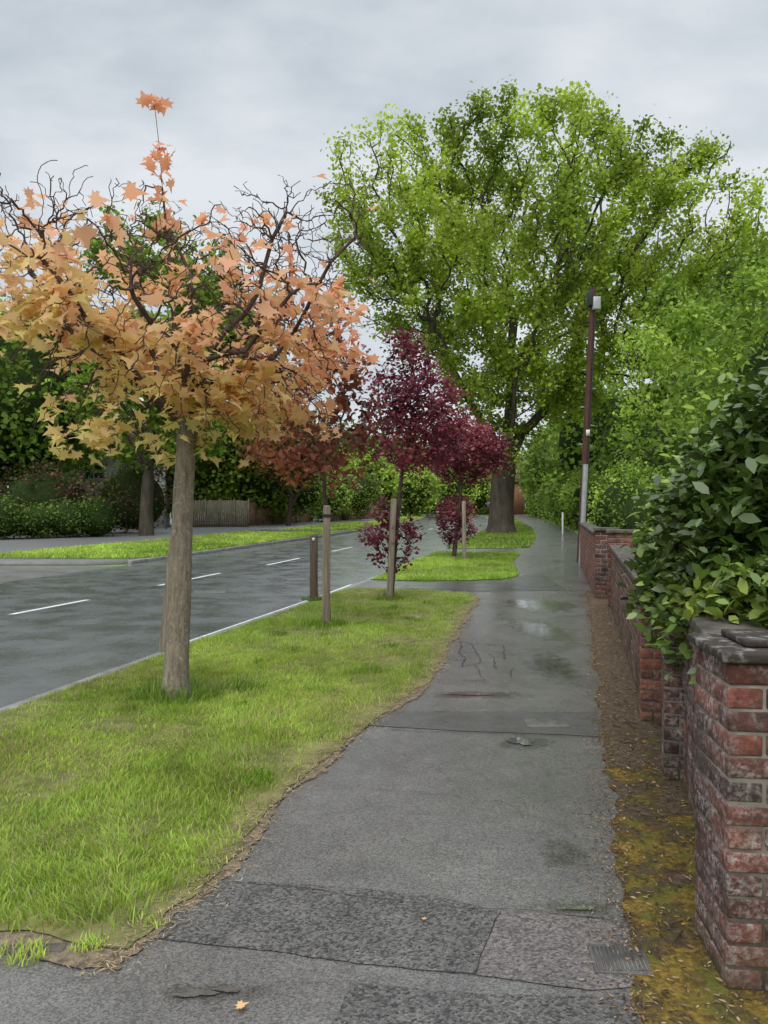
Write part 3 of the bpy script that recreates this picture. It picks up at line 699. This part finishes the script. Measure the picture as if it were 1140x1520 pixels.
tree('copper_leaved_tree',[(-.72,9.98,0,.035),(-.74,9.98,.8,.03),(-.77,9.98,1.6,.028),(-.78,9.98,2.1,.026)],[(-1.0,10,3.1,1.0,.95,1.25),(-.75,10,2.5,.9,.8,.75),(-1.4,10,2.4,.6,.7,.6)],420,.1,.9,.16,.004,.026,M_twig,0,L_purple,2500,.1,T_oval*np.array([1.3,1,1]),CP,.06,f=2,seed=31,droop=.8,up=.2,sides=5)
PP=[(.08,.016,.03),(.16,.03,.05),(.25,.05,.08),(.33,.09,.11)]
tree('purple_plum_tree',[(.12,12.75,0,.045),(.18,12.75,.8,.04),(.25,12.75,1.6,.036),(.3,12.75,2.1,.033)],[(.46,12.75,3.1,.85,.8,1.0),(.4,12.75,3.9,.45,.45,.8),(.6,12.75,2.7,.8,.7,.65)],560,.1,.9,.14,.004,.03,M_twig,0,L_purple,6200,.08,T_oval*np.array([1.4,1,1]),PP,.08,f=2.5,seed=32,sides=5)
tree('purple_plum_shrub',[(.12,12.95,0,.015),(.15,12.95,.35,.013)],[(.12,12.95,1.05,.55,.4,.66)],120,.08,.9,.12,.003,.012,M_twig,0,L_purple,900,.085,T_oval*np.array([1.4,1,1]),PP,.06,f=2.5,seed=33,sides=4)
tree('purple_plum_tree',[(2.05,22.4,0,.06),(2.15,22.4,1.,.05),(2.25,22.4,2.1,.045)],[(2.45,22.4,3.1,1.25,1.1,.95),(2.1,22.4,3.6,.9,.7,.8),(2.9,22.4,3.0,.95,.7,.7)],460,.13,1.2,.2,.006,.04,M_twig,0,L_purple,6500,.11,T_oval*np.array([1.4,1,1]),PP,.12,f=2.,seed=34,sides=5)
tree('purple_plum_shrub',[(2.0,22.6,0,.02),(2.05,22.6,.4,.018)],[(2.1,22.6,1.15,.7,.55,.8)],140,.1,.9,.16,.004,.015,M_twig,0,L_purple,1600,.1,T_oval*np.array([1.4,1,1]),PP,.1,f=2.5,seed=35,sides=4)

# ------------------------------------------------------------------ big roadside oak
EB=[(7.4,42,15.2,9,8.5,8.2),(1.2,42,18.,5.2,5,4.9),(14,42,14.6,7.2,7,7.),(8,42,9.6,5.8,4.8,4.2),(17.8,42,11.8,5,4.5,5.2),(7.3,40.4,6.8,3.1,2.4,3.8),(.6,42,13.2,3.6,3.5,3.2),(9,42,20.3,5,4,3.2),(13,41,8.,3.8,3.6,3.4),(3.6,41,11.,3.4,3.4,3.4)]
OP=[(.18,.25,.03),(.29,.39,.045),(.41,.52,.07),(.5,.6,.105)]
tree('oak_tree',[(6.4,42,-.05,.95),(6.4,42,.5,.75),(6.42,42,1.5,.68),(6.5,42,3,.66),(6.6,42,4.2,.66)],EB,4400,.5,5.,.85,.026,.42,M_oakbark,0,L_oak,108000,.18,T_tri,OP,.29,f=.8,amp=.26,seed=50,sides=6,up=.15,inner=.3,cf=.75,cth=-.24,
     extra=[(4,[(5.8,42,5.5),(4.8,42,7),(3.8,42,8.8),(3,42,10.8)]),(4,[(6.7,42,5.6),(6.9,42,7.5),(6.9,42,9.8),(7.1,42,12)]),(4,[(7.5,42,5.4),(8.8,42,6.8),(10.3,42,8.3),(11.8,42,9.9)]),(3,[(6.5,41,4.4),(6.7,39.8,6),(6.6,38.8,8)]),(4,[(6.8,43.2,5.6),(7.2,44.6,7.6),(7.6,45.8,10)])],wob=.35)
YG=[(.1,.17,.022),(.2,.31,.04),(.34,.47,.07),(.46,.57,.12)]
tree('birch_tree',[(7.6,17.5,-.02,.12),(7.6,17.5,1.2,.1),(7.5,17.5,2.6,.09)],[(7.2,17.5,4.6,2.3,2.2,2.3),(6.5,17,3.2,1.4,1.8,1.7),(8.6,17,5.,2.2,2.,2.4)],900,.25,2.4,.4,.008,.08,M_oakbark,0,L_oak,14000,.095,T_oval*np.array([1.5,1,1]),YG,.12,f=1.3,amp=.4,seed=60,sides=5,up=.1,droop=.5,cf=1.4,cth=.12)
tree('hazel_tree',[(6.9,11.5,-.02,.07),(6.9,11.5,1.2,.06)],[(6.5,11.5,3.,1.5,1.5,1.7),(7.6,11.5,3.6,1.6,1.5,1.7)],500,.16,2.,.3,.005,.05,M_oakbark,0,L_oak,6000,.08,T_oval*np.array([1.6,1,1]),[(.1,.16,.025),(.2,.3,.045),(.36,.46,.09)],.1,f=1.3,amp=.4,seed=66,sides=4,up=.1,droop=.4,cf=1.6,cth=.1)
tree('lime_tree',[(13,29,-.02,.3),(13,29,2,.25),(13,29,3.5,.22)],[(13,29,7,3.6,3.5,3.8),(11.2,28,4.5,2.6,2.6,2.8),(15,28,7,3.,3,4)],700,.4,3.,.7,.02,.18,M_oakbark,0,L_oak,20000,.18,T_tri,[(.09,.15,.018),(.18,.28,.03),(.29,.4,.05)],.28,f=.8,amp=.35,seed=61,sides=5,up=.1,cf=.9,cth=-.05)
tree('street_tree',[(-12.2,39.5,0,.42),(-12.2,39.5,1.5,.34),(-12.1,39.5,3,.32)],[(-12,39.5,7.5,3.6,3.6,4.),(-13.5,39,5.5,2.6,2.5,2.6),(-10.3,39.5,5.6,2.4,2.2,2.4)],700,.4,3.,.7,.022,.22,M_oakbark,0,L_oak,18000,.24,T_tri,[(.11,.18,.02),(.19,.3,.035),(.28,.41,.05)],.32,f=.8,seed=62,sides=6,up=.1,cf=.8,cth=0.)
tree('ash_tree',[(-15,48,0,.5),(-15,48,3,.42),(-14.8,48,5,.4)],[(-14,48,13.4,6,5.5,6.6),(-18,48,10,5.5,5,6),(-10.5,48,12,4,4,4.8)],900,.55,4.,.95,.03,.35,M_oakbark,0,L_oak,28000,.28,T_tri,[(.11,.18,.025),(.2,.3,.04),(.32,.44,.065)],.4,f=.5,seed=63,sides=6,up=.1,cf=.6,cth=0.)
tree('rust_leaved_tree',[(-7.2,58,0,.2),(-7.1,58,1.2,.16),(-7,58,2.4,.15)],[(-7.5,58,6,3.4,3,2.8),(-5,58,5.6,2.4,2.4,2.2)],420,.35,3.,.6,.02,.12,M_twig,0,L_bg,7500,.25,T_tri,[(.22,.11,.05),(.3,.18,.06),(.24,.28,.07),(.36,.2,.07)],.3,f=.8,seed=64,sides=5,
     extra=[(1,[(-6.7,58,2.0),(-6.1,58,3.2),(-5.4,58,4.4)])])
DG=[(.05,.09,.016),(.1,.17,.028),(.17,.27,.045)]
MG=[(.1,.17,.025),(.18,.28,.04),(.3,.41,.065)]
def hedge_row(name,pts,h,w,n,per,csz,ls,pal,seed,T=T_dia,f=.8,core=.85):
    E=[]
    for a,b in zip(pts[:-1],pts[1:]):
        a=np.array(a);b=np.array(b);k=max(1,int(np.linalg.norm(b-a)/(w*1.1)))
        for t in range(k):
            q_=a+(b-a)*(t+.5)/k; hh=h*rng.uniform(.85,1.12); E.append((q_[0],q_[1],hh*.5,w*.85,w*.85,hh*.54))
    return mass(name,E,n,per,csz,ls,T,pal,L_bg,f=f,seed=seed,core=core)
hedge_row('privet_hedge',[(-24,31),(-18,34.5),(-13.7,38.5)],1.7,1.2,900,16,.22,.13,DG,70)
mass('garden_shrub',[(-17.5,40,1.8,2.6,2,2.),(-14,43,2.,2.2,2,2.2)],260,18,.35,.2,T_dia,[(.09,.035,.035),(.15,.05,.05),(.09,.14,.04)],L_bg,seed=71,core=.8)
mass('garden_tree',[(-25,42,5.5,5.5,5,5.5),(-21,46,8,4.5,5,6),(-29,46,8,6,6,7)],1000,22,.7,.32,T_tri,MG,L_bg,f=.4,seed=72,up=.1)
mass('garden_tree',[(-10,62,4.5,3.5,3.5,4.2),(-14.5,60,5.5,4,4,5)],600,20,.6,.3,T_tri,MG,L_bg,f=.4,seed=73,up=.1)
mass('garden_shrub',[(-9.2,66,2.6,2.6,2,2.2),(-5.6,72,2.4,2.4,2,2.),(-2.8,79,2.6,2.2,2,2.2),(-7.,64.5,2.8,2.,2,2.)],600,18,.4,.26,T_dia,[(.1,.17,.025),(.2,.3,.045),(.3,.4,.075)],L_bg,f=.7,seed=74)
mass('rhododendron_bush',[(-4.6,74,3.0,1.7,1.4,1.5),(-1.9,80,3.1,1.5,1.3,1.4)],170,16,.35,.28,T_dia,[(.5,.18,.2),(.14,.22,.045),(.14,.22,.045),(.42,.16,.16)],L_bg,f=1.,seed=75)
fw=empty('boundary_wall')
pa=np.array([-10.2,59.5]); pb=np.array([-.6,92.]); u=(pb-pa)/np.linalg.norm(pb-pa); ang=math.atan2(u[1],u[0]); Lw=np.linalg.norm(pb-pa)
M_fw=simple('far_brick',(.24,.14,.1),(.42,.25,.18),2.5,.9,.5,20,.02)
L=[];Cp=[]
for i in range(8):
    a=pa+u*(Lw/8*i); c=a+u*(Lw/16)
    if i in (3,): continue
    L.append((c[0],c[1],.75,Lw/8-.5,.22,1.5,ang)); Cp.append((c[0],c[1],1.53,Lw/8-.5,.3,.06,ang))
    L.append((a[0],a[1],.9,.5,.5,1.8,ang)); Cp.append((a[0],a[1],1.85,.6,.6,.1,ang))
boxes('brickwork',L,M_fw,fw); boxes('coping',Cp,M_cap,fw)
ff=empty('wooden_fence',(-14.6,54,0)); L=[]
for i in range(38): L.append((i*.13,i*.03,.95+rng.uniform(-.03,.03),.12,.02,1.9,.2+rng.normal()*.03))
boxes('boards',L,M_fence,ff); boxes('rails',[(2.4,.62,z_,5.,.05,.08,.227) for z_ in (.4,1.4)],M_fence,ff); boxes('posts',[(i*.98,i*.23-.06,1.,.1,.1,2.05,.2) for i in range(6)],M_fence,ff)
mass('distant_trees',[(x_,y_,h_*.5,w_,w_*.8,h_*.52) for x_,y_,w_,h_ in [(-30,95,9,14),(-17,98,8,15),(-6,112,7,13),(2,125,8,13),(9,150,9,13),(20,160,10,15),(30,120,9,14),(24,100,6,12),(-45,80,10,15),(32,75,9,13),(40,60,10,14)]],2300,18,1.1,.55,T_tri,MG,L_bg,f=.2,seed=80,core=.84,up=.1)
mass('garden_tree',[(4.2,104,3.6,3.,3,3.4),(-1.5,98,4.2,3.4,3,4.0),(-6,90,4.,3.4,3,4.0),(11.5,122,3.8,3.,2,3.9),(15.2,126,4.6,2.1,2,4.6)],800,18,.55,.36,T_tri,[(.14,.22,.03),(.25,.36,.05),(.35,.46,.08)],L_bg,f=.4,seed=81,up=.1)
mass('roadside_hedge',[(W_(y)+1.6,y,1.7+.4*math.sin(y),1.5,2.6,1.9+.3*math.sin(y*2)) for y in np.arange(48,112,4.5)],1500,14,.35,.24,T_tri,MG,L_bg,f=.6,seed=82,up=.1)
mass('garden_trees',[(W_(y)+4.5+1.5*math.sin(y*3),y,6.,3.6,4,5.+math.sin(y)) for y in np.arange(56,112,8)],900,18,.8,.42,T_tri,MG,L_bg,f=.3,seed=83,up=.1)
mass('garden_trees',[(10.9,27,3,2,2.4,3.2),(12.2,34,3.4,2.4,3,3.6),(13.6,40,3.6,2.2,3,3.8)],800,18,.4,.2,T_tri,DG,L_bg,f=.6,seed=84,up=.1)
mass('garden_shrub',[(6.9,21.5,1.3,1.1,1.2,1.3),(5.9,16.5,1.0,.9,1.5,1.1),(8,24.5,1.5,1.4,1.4,1.6)],420,16,.16,.1,T_dia,[(.12,.2,.03),(.22,.34,.045),(.34,.47,.075)],L_bg,f=1.2,seed=85)

# ------------------------------------------------------------------ telegraph pole
tp=empty('telegraph_pole',(5.32,20.8,0))
lean=.33/7.5
pts=np.array([(lean*z_,0,z_) for z_ in (0,1,2,2.6,4,5.5,7.4)]); tubes('pole',pts,np.arange(-1,6),np.array([.11,.108,.105,.1,.092,.085,.078]),M_pole,14,tp)
pts=np.array([(lean*z_-.02,-.12,z_) for z_ in (0,1.3,2.65)]); tubes('cable_guard',pts,np.arange(-1,2),np.array([.07,.07,.07]),M_metal,10,tp)
pts=np.array([(lean*z_+.05,-.1,z_) for z_ in (2.6,4,5.5,6.7)]); tubes('cable',pts,np.arange(-1,3),np.array([.02]*4),M_black,6,tp)
boxes('junction_box',[(.36,-.17,6.95,.2,.16,.34,0)],M_metal,tp,bev=.02); boxes('top_bracket',[(.22,-.06,7.1,.12,.3,.4,0),(.3,0,6.5,.3,.06,.06,0)],M_black,tp,bev=.01)
boxes('steps',[(lean*z_+(.13 if i%2 else -.13),0,z_,.14,.025,.025,0) for i,z_ in enumerate((3.2,3.7,4.2,4.7,5.2,5.7))],M_metal,tp)
boxes('sign_plate',[(lean*3.6,-.115,3.5,.1,.01,.16,0)],M_white,tp)
for (x_,y_,h_) in [(10.3,62,1.9),(9.4,40.5,1.2)]:
    e=empty('marker_post',(x_,y_,0)); boxes('post',[(0,0,h_/2,.09,.09,h_,0)],M_white,e,bev=.02); boxes('cap',[(0,0,h_+.02,.12,.12,.05,0)],M_black,e)

# ------------------------------------------------------------------ houses
def house(name,x,y,w,d,h,rh,wall,ang=0):
    e=empty(name,(x,y,0)); e.rotation_euler=(0,0,ang)
    boxes('walls',[(0,0,h/2,w,d,h,0)],wall,e)
    o=.4; V=[(-w/2-o,-d/2-o,h),(w/2+o,-d/2-o,h),(w/2+o,d/2+o,h),(-w/2-o,d/2+o,h),(-w/2+1.5,0,h+rh),(w/2-1.5,0,h+rh)]
    mk('roof',V,[0,1,5,4,1,2,5,2,3,4,5,3,0,4,3,2,1,0],[4,3,4,3,4],M_tile,parent=e)
    fr=[];gl=[]
    for zz in (1.5,h-1.3):
        for xx in np.linspace(-w/2+1.5,w/2-1.5,3):
            if zz<2 and abs(xx)<.1: continue
            fr.append((xx,-d/2-.03,zz,1.5,.08,1.2,0)); gl+=[(xx-.35,-d/2-.08,zz,.6,.03,1.,0),(xx+.35,-d/2-.08,zz,.6,.03,1.,0)]
    boxes('window_frames',fr,M_white,e); boxes('window_glass',gl,M_glass,e); boxes('door',[(0,-d/2-.05,1.05,1.,.1,2.1,0)],M_dkwood,e)
    boxes('chimney',[(w/4,0,h+rh,.8,.8,1.8,0)],wall,e)
house('white_house',-20.5,56,9,7,5.2,2.6,M_render,.2)
house('white_house',-12,86,8,7,5.2,3.,M_render,.2)
house('brick_house',21.5,134,10,8,5.4,3.2,M_hb,-.1)

# ------------------------------------------------------------------ sky, sun, camera
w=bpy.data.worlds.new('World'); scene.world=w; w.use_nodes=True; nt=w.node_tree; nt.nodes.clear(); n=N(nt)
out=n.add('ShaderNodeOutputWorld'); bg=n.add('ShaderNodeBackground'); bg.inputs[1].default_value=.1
sky=n.add('ShaderNodeTexSky'); sky.sky_type='NISHITA'; sky.sun_disc=False; sky.sun_elevation=math.radians(44); sky.sun_rotation=math.radians(200)
tc=n.add('ShaderNodeTexCoord').outputs['Generated']
sp=n.add('ShaderNodeSeparateXYZ'); n.link(tc,sp.inputs[0])
zz=n.math('ADD',n.math('MAXIMUM',sp.outputs[2],0.),.28)
cb=n.add('ShaderNodeCombineXYZ'); n.link(n.math('DIVIDE',sp.outputs[0],zz),cb.inputs[0]); n.link(n.math('DIVIDE',sp.outputs[1],zz),cb.inputs[1]); cb.inputs[2].default_value=.7
mp=n.add('ShaderNodeMapping'); n.link(cb.outputs[0],mp.inputs[0]); mp.inputs['Scale'].default_value=(1.,1.5,1); mp.inputs['Location'].default_value=(1.3,.4,0)
c1=n.noise(mp.outputs[0],1.5,7,.5); c2=n.noise(mp.outputs[0],3.8,6,.55)
cf=n.math('ADD',n.math('MULTIPLY',c1,.7),n.math('MULTIPLY',c2,.3))
cf=n.ramp(cf,.38,.6)
col=n.mix(cf,(.46,.53,.60),(.80,.84,.88))
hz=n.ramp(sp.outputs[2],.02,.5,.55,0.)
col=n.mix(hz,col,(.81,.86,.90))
zb=n.ramp(sp.outputs[2],.56,1.,10.,36.)     # overcast sky brightest towards the zenith, boosted out of view for more light
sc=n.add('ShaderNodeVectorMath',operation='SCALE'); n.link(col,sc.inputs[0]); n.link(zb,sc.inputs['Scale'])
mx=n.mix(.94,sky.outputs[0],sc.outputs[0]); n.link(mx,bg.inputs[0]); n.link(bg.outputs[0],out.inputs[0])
sl=bpy.data.lights.new('sun','SUN'); sl.energy=1.5; sl.angle=math.radians(40); sl.color=(1,.96,.9)
so=bpy.data.objects.new('sun',sl); scene.collection.objects.link(so)
el,az=math.radians(44),math.radians(200)
d=Vector((math.sin(az)*math.cos(el),math.cos(az)*math.cos(el),math.sin(el)))
so.rotation_euler=d.to_track_quat('Z','Y').to_euler()
cam=bpy.data.cameras.new('camera'); co=bpy.data.objects.new('camera',cam); scene.collection.objects.link(co)
cam.sensor_fit='VERTICAL'; cam.sensor_height=36; cam.lens=27.05; cam.clip_end=4000; cam.clip_start=.05
co.location=(0,0,1.55); co.rotation_euler=(math.radians(89.5),0,0)
scene.camera=co
